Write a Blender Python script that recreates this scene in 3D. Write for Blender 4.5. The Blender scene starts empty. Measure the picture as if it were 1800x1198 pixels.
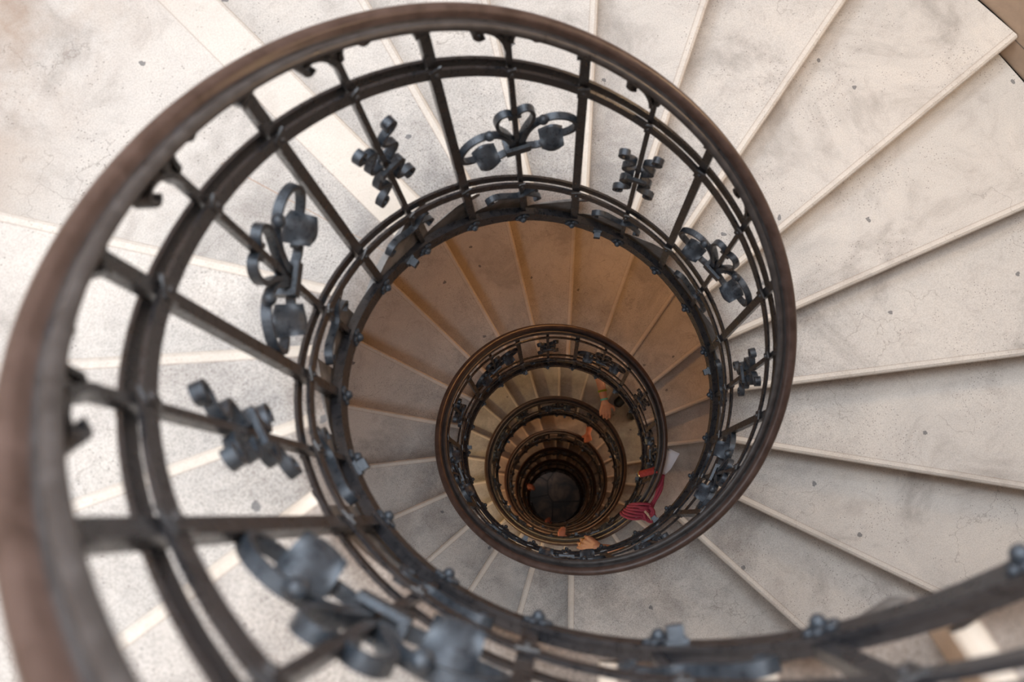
import bpy, bmesh, math, random
from mathutils import Vector, Matrix
random.seed(7)
C = bpy.context.scene.collection
S = 0.5                      # metres per well radius
CAMROT = [[0.983815, 0.179004, 0.008154], [-0.174981, 0.969518, -0.17151], [-0.038607, 0.167307, 0.985149]]
CAMC = [-0.26831, -0.6572, 4.98275]
DTH = 0.2915956
TH0 = 0.135034
HT = 1.7548                  # hand rail top above the lower band
HU = 1.3472                  # upper band above the lower band
FLOOR = -40.72
KN = [-17, -14, -12, -11, -10, -8, -6, -4, -2, 0, 2, 4, 6, 8, 10, 12, 14, 16, 18, 20, 22, 24, 26, 28, 30, 32, 34, 36, 38, 40, 42, 44, 48, 52, 56, 60, 66, 72, 78, 84, 90, 98, 106, 114, 122, 130, 138, 145]
KZ = [5.34, 4.42, 3.76, 3.40, 3.02, 2.4264, 1.8142, 1.1575, 0.5538, 0.0, -0.5882, -1.1685, -1.7467, -2.3064, -2.8174, -3.2755, -3.8045, -4.4179, -5.0298, -5.5745, -6.0533, -6.5096, -7.0059, -7.5813, -8.2086, -8.8401, -9.4385, -9.9985, -10.525, -11.0244, -11.5073, -11.9923, -13.0204, -14.172, -15.3174, -16.4358, -18.0654, -19.6589, -21.2422, -22.8226, -24.4086, -26.5466, -28.7078, -30.8876, -33.0806, -35.2803, -37.4804, -39.4055]
KTOP = -15.6                 # the flight starts here, above the picture
KEND = 146.0
PERIOD = 2 * math.pi / DTH


def zr(k):
    """height of the lower band at post number k (well radii)"""
    if k <= KN[0]:
        return KZ[0] + (KN[0] - k) * 0.30
    if k >= KN[-1]:
        return KZ[-1] - (k - KN[-1]) * 0.275
    for i in range(len(KN) - 1):
        if k <= KN[i + 1]:
            t = (k - KN[i]) / (KN[i + 1] - KN[i])
            # monotone smooth interpolation
            m0 = (KZ[i + 1] - KZ[max(i - 1, 0)]) / (KN[i + 1] - KN[max(i - 1, 0)])
            j = min(i + 2, len(KN) - 1)
            m1 = (KZ[j] - KZ[i]) / (KN[j] - KN[i])
            h = KN[i + 1] - KN[i]
            return ((2 * t**3 - 3 * t**2 + 1) * KZ[i] + (t**3 - 2 * t**2 + t) * h * m0
                    + (-2 * t**3 + 3 * t**2) * KZ[i + 1] + (t**3 - t**2) * h * m1)


def ang(k):
    return math.pi / 2 + TH0 - k * DTH


def W(k, r, z):
    a = ang(k)
    return Vector((r * math.cos(a) * S, r * math.sin(a) * S, z * S))


# ------------------------------------------------------------------ materials
def new_mat(name):
    m = bpy.data.materials.new(name)
    m.use_nodes = True
    nt = m.node_tree
    for n in list(nt.nodes):
        nt.nodes.remove(n)
    out = nt.nodes.new('ShaderNodeOutputMaterial')
    b = nt.nodes.new('ShaderNodeBsdfPrincipled')
    nt.links.new(b.outputs[0], out.inputs[0])
    return m, nt, b


def nd(nt, typ, **kw):
    n = nt.nodes.new(typ)
    for k, v in kw.items():
        if k.startswith('i_'):
            n.inputs[k[2:].replace('_', ' ')].default_value = v
        else:
            setattr(n, k, v)
    return n


def ramp(nt, src, stops):
    r = nt.nodes.new('ShaderNodeValToRGB')
    e = r.color_ramp.elements
    e[0].position, e[0].color = stops[0][0], (*stops[0][1], 1)
    e[1].position, e[1].color = stops[-1][0], (*stops[-1][1], 1)
    for p, c in stops[1:-1]:
        x = e.new(p)
        x.color = (*c, 1)
    nt.links.new(src, r.inputs[0])
    return r.outputs[0]


def mix(nt, fac, a, b, mode='MIX'):
    m = nt.nodes.new('ShaderNodeMix')
    m.data_type = 'RGBA'
    m.blend_type = mode
    for sock, val in ((m.inputs[0], fac), (m.inputs[6], a), (m.inputs[7], b)):
        if isinstance(val, bpy.types.NodeSocket):
            nt.links.new(val, sock)
        elif isinstance(val, tuple):
            sock.default_value = (*val, 1)
        else:
            sock.default_value = val
    return m.outputs[2]


def mathn(nt, op, a, b=0.0, clamp=False):
    m = nt.nodes.new('ShaderNodeMath')
    m.operation = op
    m.use_clamp = clamp
    for i, v in enumerate((a, b)):
        if isinstance(v, bpy.types.NodeSocket):
            nt.links.new(v, m.inputs[i])
        else:
            m.inputs[i].default_value = v
    return m.outputs[0]


def noise(nt, co, scale, detail=4, rough=0.6, dist=0.0):
    n = nd(nt, 'ShaderNodeTexNoise')
    n.inputs['Scale'].default_value = scale
    n.inputs['Detail'].default_value = detail
    n.inputs['Roughness'].default_value = rough
    n.inputs['Distortion'].default_value = dist
    nt.links.new(co, n.inputs['Vector'])
    return n.outputs['Fac']


def stone_mat(name, strip=0.042, joint=False, grey=False):
    """worn limestone tread: UV.x = distance back from the nose, UV.y = radius"""
    m, nt, b = new_mat(name)
    geo = nd(nt, 'ShaderNodeNewGeometry')
    uv = nd(nt, 'ShaderNodeUVMap')
    sep = nd(nt, 'ShaderNodeSeparateXYZ')
    nt.links.new(uv.outputs[0], sep.inputs[0])
    co = geo.outputs['Position']
    big = noise(nt, co, 2.8, 7, 0.70, 0.6)
    col = ramp(nt, big, [(0.34, (0.42, 0.395, 0.37)), (0.48, (0.585, 0.56, 0.53)), (0.70, (0.67, 0.635, 0.59))])
    mid = noise(nt, co, 7.5, 8, 0.74, 0.8)
    blot = ramp(nt, mid, [(0.53, (0, 0, 0)), (0.70, (1, 1, 1))])
    col = mix(nt, mathn(nt, 'MULTIPLY', blot, 0.42), col, (0.34, 0.30, 0.28))
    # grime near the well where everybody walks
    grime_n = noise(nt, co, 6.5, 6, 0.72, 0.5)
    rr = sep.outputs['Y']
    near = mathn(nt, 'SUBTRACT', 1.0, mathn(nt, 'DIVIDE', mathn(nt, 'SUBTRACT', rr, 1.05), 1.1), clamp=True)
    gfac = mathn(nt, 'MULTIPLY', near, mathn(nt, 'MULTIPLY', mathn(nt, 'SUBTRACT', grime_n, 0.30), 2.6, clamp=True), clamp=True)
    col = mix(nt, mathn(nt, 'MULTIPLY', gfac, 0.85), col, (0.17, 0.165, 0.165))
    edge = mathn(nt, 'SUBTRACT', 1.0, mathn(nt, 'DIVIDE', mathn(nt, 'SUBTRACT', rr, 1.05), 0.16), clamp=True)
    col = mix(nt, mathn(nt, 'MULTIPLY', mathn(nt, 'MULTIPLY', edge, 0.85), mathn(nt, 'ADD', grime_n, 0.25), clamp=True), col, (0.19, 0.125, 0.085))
    # pits and speckles
    v = nd(nt, 'ShaderNodeTexVoronoi')
    v.inputs['Scale'].default_value = 95
    nt.links.new(co, v.inputs['Vector'])
    pit = mathn(nt, 'LESS_THAN', v.outputs['Distance'], 0.20)
    patch = mathn(nt, 'GREATER_THAN', noise(nt, co, 5.0, 4, 0.7), 0.54)
    col = mix(nt, mathn(nt, 'MULTIPLY', mathn(nt, 'MULTIPLY', pit, patch), 0.50), col, (0.13, 0.11, 0.10))
    fine = noise(nt, co, 260, 3, 0.8)
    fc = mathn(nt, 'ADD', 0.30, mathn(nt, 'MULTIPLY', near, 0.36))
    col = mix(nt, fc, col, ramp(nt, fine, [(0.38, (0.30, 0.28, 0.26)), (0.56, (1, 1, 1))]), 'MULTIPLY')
    # the odd gum mark
    v2 = nd(nt, 'ShaderNodeTexVoronoi', voronoi_dimensions='2D')
    v2.inputs['Scale'].default_value = 5.2
    v2.inputs['Randomness'].default_value = 1
    wob = nd(nt, 'ShaderNodeVectorMath', operation='ADD')
    nz = nd(nt, 'ShaderNodeTexNoise')
    nz.inputs['Scale'].default_value = 60
    nt.links.new(co, nz.inputs['Vector'])
    sc = nd(nt, 'ShaderNodeVectorMath', operation='SCALE')
    sc.inputs['Scale'].default_value = 0.02
    nt.links.new(nz.outputs['Color'], sc.inputs[0])
    nt.links.new(co, wob.inputs[0])
    nt.links.new(sc.outputs[0], wob.inputs[1])
    nt.links.new(wob.outputs[0], v2.inputs['Vector'])
    spot = mathn(nt, 'MULTIPLY', mathn(nt, 'LESS_THAN', v2.outputs['Distance'], 0.040),
                 mathn(nt, 'GREATER_THAN', mathn(nt, 'FRACT', mathn(nt, 'MULTIPLY', v2.outputs['Color'], 7.3)), 0.80))
    col = mix(nt, mathn(nt, 'MULTIPLY', spot, 0.72), col, (0.07, 0.075, 0.085))
    # hairline cracks
    v3 = nd(nt, 'ShaderNodeTexVoronoi', feature='DISTANCE_TO_EDGE')
    v3.inputs['Scale'].default_value = 2.6
    w3 = nd(nt, 'ShaderNodeVectorMath', operation='ADD')
    n3 = nd(nt, 'ShaderNodeTexNoise')
    n3.inputs['Scale'].default_value = 7
    n3.inputs['Detail'].default_value = 6
    s3 = nd(nt, 'ShaderNodeVectorMath', operation='SCALE')
    s3.inputs['Scale'].default_value = 0.30
    nt.links.new(co, n3.inputs['Vector'])
    nt.links.new(n3.outputs['Color'], s3.inputs[0])
    nt.links.new(co, w3.inputs[0])
    nt.links.new(s3.outputs[0], w3.inputs[1])
    nt.links.new(w3.outputs[0], v3.inputs['Vector'])
    crack = mathn(nt, 'MULTIPLY', mathn(nt, 'LESS_THAN', v3.outputs['Distance'], 0.0045),
                  mathn(nt, 'GREATER_THAN', noise(nt, co, 1.7, 2), 0.53))
    col = mix(nt, mathn(nt, 'MULTIPLY', crack, 0.35), col, (0.2, 0.17, 0.15))
    # lighter nosing strip, stronger towards the well, with a fine line behind it
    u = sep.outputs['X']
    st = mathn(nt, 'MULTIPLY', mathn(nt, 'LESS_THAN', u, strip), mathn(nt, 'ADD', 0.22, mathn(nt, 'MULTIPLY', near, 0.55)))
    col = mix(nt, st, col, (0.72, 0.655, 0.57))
    ln = mathn(nt, 'LESS_THAN', mathn(nt, 'ABSOLUTE', mathn(nt, 'SUBTRACT', u, strip)), 0.0035)
    col = mix(nt, mathn(nt, 'MULTIPLY', ln, 0.40), col, (0.30, 0.23, 0.18))
    if joint:
        a = mathn(nt, 'DIVIDE', u, rr)
        j1 = mathn(nt, 'LESS_THAN', mathn(nt, 'ABSOLUTE', mathn(nt, 'SUBTRACT', a, 0.2858)), 0.0022)
        j2 = mathn(nt, 'LESS_THAN', rr, 1.95)
        col = mix(nt, mathn(nt, 'MULTIPLY', mathn(nt, 'MULTIPLY', j1, j2), 0.6), col, (0.33, 0.22, 0.15))
        far = mathn(nt, 'MULTIPLY', mathn(nt, 'SUBTRACT', rr, 2.55), 1.4, clamp=True)
        far = mathn(nt, 'MULTIPLY', far, ramp(nt, noise(nt, co, 3.0, 5, 0.7), [(0.42, (0, 0, 0)), (0.62, (1, 1, 1))]), clamp=True)
        col = mix(nt, mathn(nt, 'MULTIPLY', far, 0.75), col, (0.34, 0.25, 0.19))
    nt.links.new(col, b.inputs['Base Color'])
    rg = ramp(nt, mid, [(0.3, (0.50,) * 3), (0.7, (0.68,) * 3)])
    nt.links.new(rg, b.inputs['Roughness'])
    bm_ = nd(nt, 'ShaderNodeBump')
    bm_.inputs['Strength'].default_value = 0.35
    bm_.inputs['Distance'].default_value = 0.002
    nt.links.new(mathn(nt, 'SUBTRACT', fine, mathn(nt, 'MULTIPLY', pit, 0.6)), bm_.inputs['Height'])
    nt.links.new(bm_.outputs[0], b.inputs['Normal'])
    return m


def noisy_mat(name, c0, c1, scale=20, rough=0.5, metal=0.0, bump=0.0, rough2=None, spec=0.5, detail=5):
    m, nt, b = new_mat(name)
    geo = nd(nt, 'ShaderNodeTexCoord')
    co = geo.outputs['Object']
    n = noise(nt, co, scale, detail, 0.65)
    nt.links.new(ramp(nt, n, [(0.32, c0), (0.68, c1)]), b.inputs['Base Color'])
    b.inputs['Metallic'].default_value = metal
    b.inputs['Specular IOR Level'].default_value = spec
    if rough2 is None:
        b.inputs['Roughness'].default_value = rough
    else:
        nt.links.new(ramp(nt, n, [(0.3, (rough,) * 3), (0.7, (rough2,) * 3)]), b.inputs['Roughness'])
    if bump:
        bb = nd(nt, 'ShaderNodeBump')
        bb.inputs['Strength'].default_value = bump
        bb.inputs['Distance'].default_value = 0.002
        nt.links.new(noise(nt, co, scale * 4, 4, 0.7), bb.inputs['Height'])
        nt.links.new(bb.outputs[0], b.inputs['Normal'])
    return m


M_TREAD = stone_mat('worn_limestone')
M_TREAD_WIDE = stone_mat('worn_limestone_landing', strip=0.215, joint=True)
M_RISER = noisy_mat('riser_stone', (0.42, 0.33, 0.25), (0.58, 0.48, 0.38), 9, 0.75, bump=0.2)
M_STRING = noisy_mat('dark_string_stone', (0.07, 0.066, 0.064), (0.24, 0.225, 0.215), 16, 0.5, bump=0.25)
M_SOFFIT = noisy_mat('soffit_plaster', (0.35, 0.27, 0.19), (0.46, 0.37, 0.28), 6, 0.85)
M_IRON = noisy_mat('painted_iron', (0.013, 0.014, 0.017), (0.032, 0.031, 0.034), 45, 0.20, metal=0.0, bump=0.35, rough2=0.42)
M_FORGED = noisy_mat('forged_iron', (0.020, 0.026, 0.035), (0.055, 0.068, 0.085), 60, 0.20, metal=0.30, bump=0.45, rough2=0.46)
M_RAIL = noisy_mat('handrail_brown', (0.038, 0.023, 0.019), (0.078, 0.050, 0.042), 24, 0.30, bump=0.12, rough2=0.42)
M_RAILB = noisy_mat('handrail_moulding', (0.026, 0.024, 0.024), (0.060, 0.054, 0.053), 30, 0.26, bump=0.12, rough2=0.48)


def wall_mat():
    m, nt, b = new_mat('sandstone_blocks')
    uv = nd(nt, 'ShaderNodeUVMap')
    br = nd(nt, 'ShaderNodeTexBrick')
    br.inputs['Scale'].default_value = 1.0
    br.inputs['Brick Width'].default_value = 0.42
    br.inputs['Row Height'].default_value = 0.24
    br.inputs['Mortar Size'].default_value = 0.003
    br.inputs['Color1'].default_value = (0.42, 0.31, 0.225, 1)
    br.inputs['Color2'].default_value = (0.50, 0.38, 0.285, 1)
    br.inputs['Mortar'].default_value = (0.16, 0.13, 0.11, 1)
    nt.links.new(uv.outputs[0], br.inputs['Vector'])
    geo = nd(nt, 'ShaderNodeNewGeometry')
    n = noise(nt, geo.outputs['Position'], 8, 7, 0.7, 0.5)
    col = mix(nt, 0.45, br.outputs['Color'], ramp(nt, n, [(0.3, (0.62, 0.58, 0.55)), (0.7, (1.15, 1.1, 1.05))]), 'MULTIPLY')
    nt.links.new(col, b.inputs['Base Color'])
    b.inputs['Roughness'].default_value = 0.7
    bb = nd(nt, 'ShaderNodeBump')
    bb.inputs['Strength'].default_value = 0.3
    bb.inputs['Distance'].default_value = 0.004
    nt.links.new(n, bb.inputs['Height'])
    nt.links.new(bb.outputs[0], b.inputs['Normal'])
    return m


M_WALL = wall_mat()
M_CEIL = noisy_mat('ceiling_plaster', (0.62, 0.60, 0.57), (0.72, 0.70, 0.67), 3, 0.9)


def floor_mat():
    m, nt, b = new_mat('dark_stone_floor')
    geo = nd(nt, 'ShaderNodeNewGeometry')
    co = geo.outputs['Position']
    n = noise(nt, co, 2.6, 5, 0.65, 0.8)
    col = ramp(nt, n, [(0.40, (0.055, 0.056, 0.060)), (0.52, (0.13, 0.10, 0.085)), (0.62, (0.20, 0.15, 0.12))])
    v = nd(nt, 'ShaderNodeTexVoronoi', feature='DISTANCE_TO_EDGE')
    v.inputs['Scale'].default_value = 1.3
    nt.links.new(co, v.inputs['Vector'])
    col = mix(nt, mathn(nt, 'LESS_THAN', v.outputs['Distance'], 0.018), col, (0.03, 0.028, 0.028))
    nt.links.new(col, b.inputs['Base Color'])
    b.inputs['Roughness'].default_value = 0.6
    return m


def plain(name, col, rough=0.5, metal=0.0, emit=None, estr=0.0, sss=0.0, spec=0.5):
    m, nt, b = new_mat(name)
    b.inputs['Base Color'].default_value = (*col, 1)
    b.inputs['Roughness'].default_value = rough
    b.inputs['Metallic'].default_value = metal
    b.inputs['Specular IOR Level'].default_value = spec
    if sss:
        b.inputs['Subsurface Weight'].default_value = sss
        b.inputs['Subsurface Radius'].default_value = (0.01, 0.004, 0.002)
    if emit:
        b.inputs['Emission Color'].default_value = (*emit, 1)
        b.inputs['Emission Strength'].default_value = estr
    return m


# ------------------------------------------------------------------ helpers
def mesh_from(name, verts, faces, mats, fm=None, smooth=False, uvs=None):
    me = bpy.data.meshes.new(name)
    me.from_pydata([tuple(v) for v in verts], [], faces)
    for m in mats:
        me.materials.append(m)
    if fm:
        me.polygons.foreach_set('material_index', fm)
    if uvs:
        ul = me.uv_layers.new(name='UVMap')
        i = 0
        for f in uvs:
            for u in f:
                ul.data[i].uv = u
                i += 1
    if smooth:
        me.polygons.foreach_set('use_smooth', [True] * len(me.polygons))
    me.update()
    return me


def link(name, me, parent=None, label=None, cat=None, group=None, kind=None, mw=None):
    o = bpy.data.objects.new(name, me)
    C.objects.link(o)
    if parent:
        o.parent = parent
    if label:
        o['label'] = label
    if cat:
        o['category'] = cat
    if group:
        o['group'] = group
    if kind:
        o['kind'] = kind
    if mw is not None:
        o.matrix_basis = mw
    return o


class MB:
    """collects closed pieces into one mesh"""

    def __init__(self):
        self.v, self.f, self.m = [], [], []

    def add(self, v, f, mi=0):
        n = len(self.v)
        self.v += [tuple(p) for p in v]
        self.f += [tuple(i + n for i in q) for q in f]
        self.m += [mi] * len(f)

    def box(self, c, ax, ay, az):
        c, ax, ay, az = Vector(c), Vector(ax), Vector(ay), Vector(az)
        v = [c + sx * ax + sy * ay + sz * az for sz in (-1, 1) for sy in (-1, 1) for sx in (-1, 1)]
        self.add(v, [(0, 2, 3, 1), (4, 5, 7, 6), (0, 1, 5, 4), (2, 6, 7, 3), (0, 4, 6, 2), (1, 3, 7, 5)])

    def sphere(self, c, r, nu=12, nv=8, sq=(1, 1, 1), rot=None):
        c = Vector(c)
        vs = []
        for i in range(nv + 1):
            p = math.pi * i / nv
            for j in range(nu):
                a = 2 * math.pi * j / nu
                d = Vector((math.sin(p) * math.cos(a) * r * sq[0], math.sin(p) * math.sin(a) * r * sq[1], math.cos(p) * r * sq[2]))
                vs.append(c + (rot @ d if rot else d))
        fs = []
        for i in range(nv):
            for j in range(nu):
                a, b_ = i * nu + j, i * nu + (j + 1) % nu
                c_, d = (i + 1) * nu + (j + 1) % nu, (i + 1) * nu + j
                fs.append((a, d, c_, b_))
        self.add(vs, fs)

    def capsule(self, p0, p1, r0, r1, n=12):
        p0, p1 = Vector(p0), Vector(p1)
        d = (p1 - p0)
        L = d.length
        if L < 1e-6:
            return self.sphere(p0, r0)
        d /= L
        a = Vector((0, 0, 1)) if abs(d.z) < 0.9 else Vector((1, 0, 0))
        e1 = d.cross(a).normalized()
        e2 = d.cross(e1)
        rings = []
        for t in (-80, -45, -15):
            q = math.radians(t)
            rings.append((p0 + d * (r0 * math.sin(q)), r0 * math.cos(q)))
        for t in (15, 45, 80):
            q = math.radians(t)
            rings.append((p1 + d * (r1 * math.sin(q)), r1 * math.cos(q)))
        vs = []
        for c, r in rings:
            for j in range(n):
                an = 2 * math.pi * j / n
                vs.append(c + (e1 * math.cos(an) + e2 * math.sin(an)) * r)
        fs = []
        for i in range(len(rings) - 1):
            for j in range(n):
                fs.append((i * n + j, i * n + (j + 1) % n, (i + 1) * n + (j + 1) % n, (i + 1) * n + j))
        fs.append(tuple(reversed(range(n))))
        fs.append(tuple((len(rings) - 1) * n + j for j in range(n)))
        self.add(vs, fs)

    def tube(self, pts, r, n=10, closed=False):
        pts = [Vector(p) for p in pts]
        N = len(pts)
        up = Vector((0, 0, 1))
        prev = None
        vs = []
        for i, p in enumerate(pts):
            a = pts[(i - 1) % N] if (i > 0 or closed) else p
            b = pts[(i + 1) % N] if (i < N - 1 or closed) else p
            d = (b - a).normalized()
            if prev is None:
                e1 = d.cross(up if abs(d.z) < 0.9 else Vector((1, 0, 0))).normalized()
            else:
                e1 = (prev - d * prev.dot(d)).normalized()
            prev = e1
            e2 = d.cross(e1)
            rr = r[i] if isinstance(r, (list, tuple)) else r
            for j in range(n):
                an = 2 * math.pi * j / n
                vs.append(p + (e1 * math.cos(an) + e2 * math.sin(an)) * rr)
        fs = []
        for i in range(N - 1 + (1 if closed else 0)):
            i2 = (i + 1) % N
            for j in range(n):
                fs.append((i * n + j, i * n + (j + 1) % n, i2 * n + (j + 1) % n, i2 * n + j))
        if not closed:
            fs.append(tuple(reversed(range(n))))
            fs.append(tuple((N - 1) * n + j for j in range(n)))
        self.add(vs, fs)

    def mesh(self, name, mats, smooth=False):
        if not isinstance(mats, (list, tuple)):
            mats = [mats]
        me = mesh_from(name, self.v, self.f, mats, self.m, smooth)
        if smooth:
            try:
                me.set_sharp_from_angle(angle=math.radians(42))
            except Exception:
                pass
        return me


def catmull(pts, n=5):
    out = []
    P = [pts[0]] + list(pts) + [pts[-1]]
    for i in range(1, len(P) - 2):
        p0, p1, p2, p3 = P[i - 1], P[i], P[i + 1], P[i + 2]
        for s in range(n):
            t = s / n
            out.append(tuple(0.5 * ((2 * b) + (-a + c) * t + (2 * a - 5 * b + 4 * c - d) * t * t + (-a + 3 * b - 3 * c + d) * t**3)
                             for a, b, c, d in zip(p0, p1, p2, p3)))
    out.append(tuple(pts[-1]))
    return out


# local frame of an ornament: origin on the well axis, +x axis through the post (k = 0 local),
# t runs clockwise (downhill) around the ring, z up
def LP(t, r, z):
    a = -t
    return Vector((r * math.cos(a) * S, r * math.sin(a) * S, z * S))


def frame(k, z=None):
    return Matrix.Translation((0, 0, (zr(k) if z is None else z) * S)) @ Matrix.Rotation(ang(k), 4, 'Z')


def ribbon(mb, pts, w0, w1, th, shear=0.0, taper=1.0, n=5, dense=True):
    """flat iron strip following pts (t, z); w0..w1 radial range, th thickness in plane"""
    P = catmull(pts, n) if dense else pts
    N = len(P)
    vs = []
    for i, (t, z) in enumerate(P):
        a = P[max(i - 1, 0)]
        b = P[min(i + 1, N - 1)]
        dx, dz = b[0] - a[0], b[1] - a[1]
        L = math.hypot(dx, dz) or 1
        nx, nz = -dz / L, dx / L
        h = th / 2 * (1 if i < N - 2 else taper)
        z2 = z + shear * t
        for r, s in ((w0, -1), (w1, -1), (w1, 1), (w0, 1)):
            vs.append(LP(t + nx * h * s, r, z2 + nz * h * s))
    fs = []
    for i in range(N - 1):
        for j in range(4):
            fs.append((i * 4 + j, i * 4 + (j + 1) % 4, (i + 1) * 4 + (j + 1) % 4, (i + 1) * 4 + j))
    fs.append((3, 2, 1, 0))
    e = (N - 1) * 4
    fs.append((e, e + 1, e + 2, e + 3))
    mb.add(vs, fs)


def sweep(profile, k0, k1, dk, closed=True, zf=zr, caps=True):
    """profile: list of (r, dz); helical sweep"""
    n = max(2, int(round((k1 - k0) / dk)))
    m = len(profile)
    vs, fs = [], []
    for i in range(n + 1):
        k = k0 + (k1 - k0) * i / n
        z = zf(k)
        for r, dz in profile:
            vs.append(W(k, r, z + dz))
    for i in range(n):
        for j in range(m):
            a, b = i * m + j, i * m + (j + 1) % m
            fs.append((a, a + m, b + m, b))
    if caps:
        fs.append(tuple(range(m)))
        fs.append(tuple(reversed([n * m + j for j in range(m)])))
    return vs, fs


# ------------------------------------------------------------------ stone stair
R_IN, R_OUT = 1.05, 3.752
edges = []                                # (k of nose at the downhill side)
first = [-14.55, -13.57, -12.58, -11.6, -10.6, -9.6, -6.52, -5.5, -4.5, -3.53, -1.6, -0.68, 0.30, 1.27, 2.20, 3.13,
         4.10, 5.04, 6.04, 7.02, 8.00, 8.98, 11.90, 12.83, 13.83, 14.80, 15.83, 16.84, 17.84, 18.85, 19.85, 20.83,
         21.81, 22.80, 23.80, 24.71, 25.70, 26.70, 27.60, 30.38]
edges = list(first)
base = 30.38
while base < KEND:
    for i in range(1, 17):
        edges.append(base + 0.985 * i)
    base += 16 * 0.985 + 2.86
    edges.append(base)
edges = [e for e in edges if e <= KEND]
stair = link('spiral_staircase', None, label='cream limestone spiral staircase with worn treads winding down around the open well', cat='staircase')


def step_mesh(ka, kb, zt, zn, wide=False):
    """one block: ka uphill end, kb downhill nose, zt its top, zn the top of the next one below"""
    nk = 8 if kb - ka < 1.8 else 20
    RR = [R_IN, 1.12, 1.25, 1.6, 2.1, 2.7, R_OUT]
    ov = 0.045
    nose = [(0.000, -0.052), (0.006, -0.030), (0.0, -0.012), (-0.014, 0.0)]   # offsets from the nose line
    vs, fs, fm, uv = [], [], [], []
    ids = {}

    def V(k, r, z):
        vs.append(W(k, r, z))
        return len(vs) - 1

    back = 0.06                                           # runs a little under the block above
    cols = []
    for ri, r in enumerate(RR):
        col = []
        for i in range(nk + 1):
            k = ka - back / (r * DTH) + (kb - 0.014 / (r * DTH) - ka + back / (r * DTH)) * i / nk
            col.append((V(k, r, zt), (kb - k) * DTH * r, r))
        for (o, dz) in reversed(nose[:-1]):
            k = kb + o / (r * DTH)
            col.append((V(k, r, zt + dz), 0.0, r))
        k = kb - ov / (r * DTH)
        col.append((V(k, r, zt - 0.056), -0.02, r))
        lo = min(zn - 0.01, zt - 0.1)
        if ri == 0:
            lo = max(lo, min(zr(kb) - 0.56, zt - 0.1))
        col.append((V(k, r, lo), -0.1, r))
        bot = []
        zb0 = zr(ka) - 0.62 - 0.10 * (r - 1.05) / 2.6
        zb1 = zr(kb) - 0.62 - 0.10 * (r - 1.05) / 2.6
        nb = nk
        for i in range(nb + 1):
            kk = kb - ov / (r * DTH) - (kb - ka) * i / nb + (back * 0) 
            zz = min(zb1 + (zb0 - zb1) * i / nb, zt - 0.12)
            if i == 0:
                zz = min(zz, lo - 0.02)
            elif i == 1:
                kk = kb - (ov + 0.07) / (r * DTH)
            bot.append((V(kk, r, zz), 0, r))
        col += bot
        cols.append(col)
    n = len(cols[0])
    for c in range(len(cols) - 1):
        A, B = cols[c], cols[c + 1]
        for j in range(n):
            j2 = (j + 1) % n
            q = (A[j], B[j], B[j2], A[j2])
            fs.append(tuple(x[0] for x in q))
            uv.append([(x[1], x[2]) for x in q])
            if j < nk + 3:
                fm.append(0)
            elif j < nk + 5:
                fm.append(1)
            else:
                fm.append(3)
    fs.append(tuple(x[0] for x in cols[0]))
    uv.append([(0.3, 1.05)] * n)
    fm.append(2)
    fs.append(tuple(x[0] for x in reversed(cols[-1])))
    uv.append([(0.3, 3.6)] * n)
    fm.append(1)
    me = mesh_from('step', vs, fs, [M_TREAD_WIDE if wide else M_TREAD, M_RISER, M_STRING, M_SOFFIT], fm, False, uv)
    return me


tops = []
for i in range(len(edges) - 1):
    ka, kb = edges[i], edges[i + 1]
    wgt = 0.5
    if kb - ka > 2.5:
        wgt = 0.60
    tops.append(zr(ka + (kb - ka) * wgt) - (0.32 if wgt == 0.5 else 0.34))
for i in range(len(edges) - 1):
    if edges[i + 1] - edges[i] > 2.5:
        for q, dz in ((1, 0.15), (2, 0.10), (3, 0.05)):
            if i - q >= 0:
                tops[i - q] -= dz
for i in range(len(edges) - 1):
    for kk_, zz_ in ((-9.6, 2.04), (-10.6, 2.38), (-11.6, 2.76), (-12.58, 3.13), (-13.57, 3.48), (-14.55, 3.82)):
        if abs(edges[i] - kk_) < 0.02:
            tops[i] = zz_
rest = []
for i in range(len(edges) - 1):
    ka, kb = edges[i], edges[i + 1]
    zn = tops[i + 1] if i + 1 < len(tops) else tops[i] - 0.27
    me = step_mesh(ka, kb, tops[i], zn, wide=abs(ka + 3.53) < 0.01)
    if i < 96:
        nm = 'landing' if kb - ka > 1.5 else 'step'
        o = link(nm, me, stair)
        if nm == 'landing':
            o['label'] = 'broad flat landing slab between flights'
    else:
        rest.append(me)
mb = bmesh.new()
for me in rest:
    mb.from_mesh(me)
    bpy.data.meshes.remove(me)
me = bpy.data.meshes.new('lower_steps')
mb.to_mesh(me)
mb.free()
for m in (M_TREAD, M_RISER, M_STRING, M_SOFFIT):
    me.materials.append(m)
link('lower_steps', me, stair, kind='stuff', label='dark lowest steps far down the well')

# ------------------------------------------------------------------ railing
rail = link('stair_railing', None, label='black wrought iron railing with scrolls and brown moulded handrail spiralling around the well', cat='railing')
prof = [(1.062, -0.030), (1.062, -0.012), (1.056, 0.004), (1.046, 0.014), (1.034, 0.017), (1.023, 0.012), (1.016, 0.002),
        (1.012, -0.026), (1.005, -0.034), (0.998, -0.024), (0.990, -0.010), (0.980, -0.009), (0.972, -0.016), (0.967, -0.030),
        (0.969, -0.045), (0.978, -0.055), (0.995, -0.060), (1.030, -0.060), (1.050, -0.052)]
vs, fs = sweep([(r, dz + HT) for r, dz in prof], KTOP, KEND, 0.16)
fm = []
m_ = len(prof)
for i in range(len(fs) - 2):
    j = i % m_
    fm.append(0 if (j < 7 or j >= 17) else 1)
fm += [0, 0]
hr = link('handrail', mesh_from('handrail', vs, fs, [M_RAIL, M_RAILB], fm, True), rail, label='brown moulded handrail with grey underside')
hr.data.set_sharp_from_angle(angle=math.radians(50))


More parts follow.
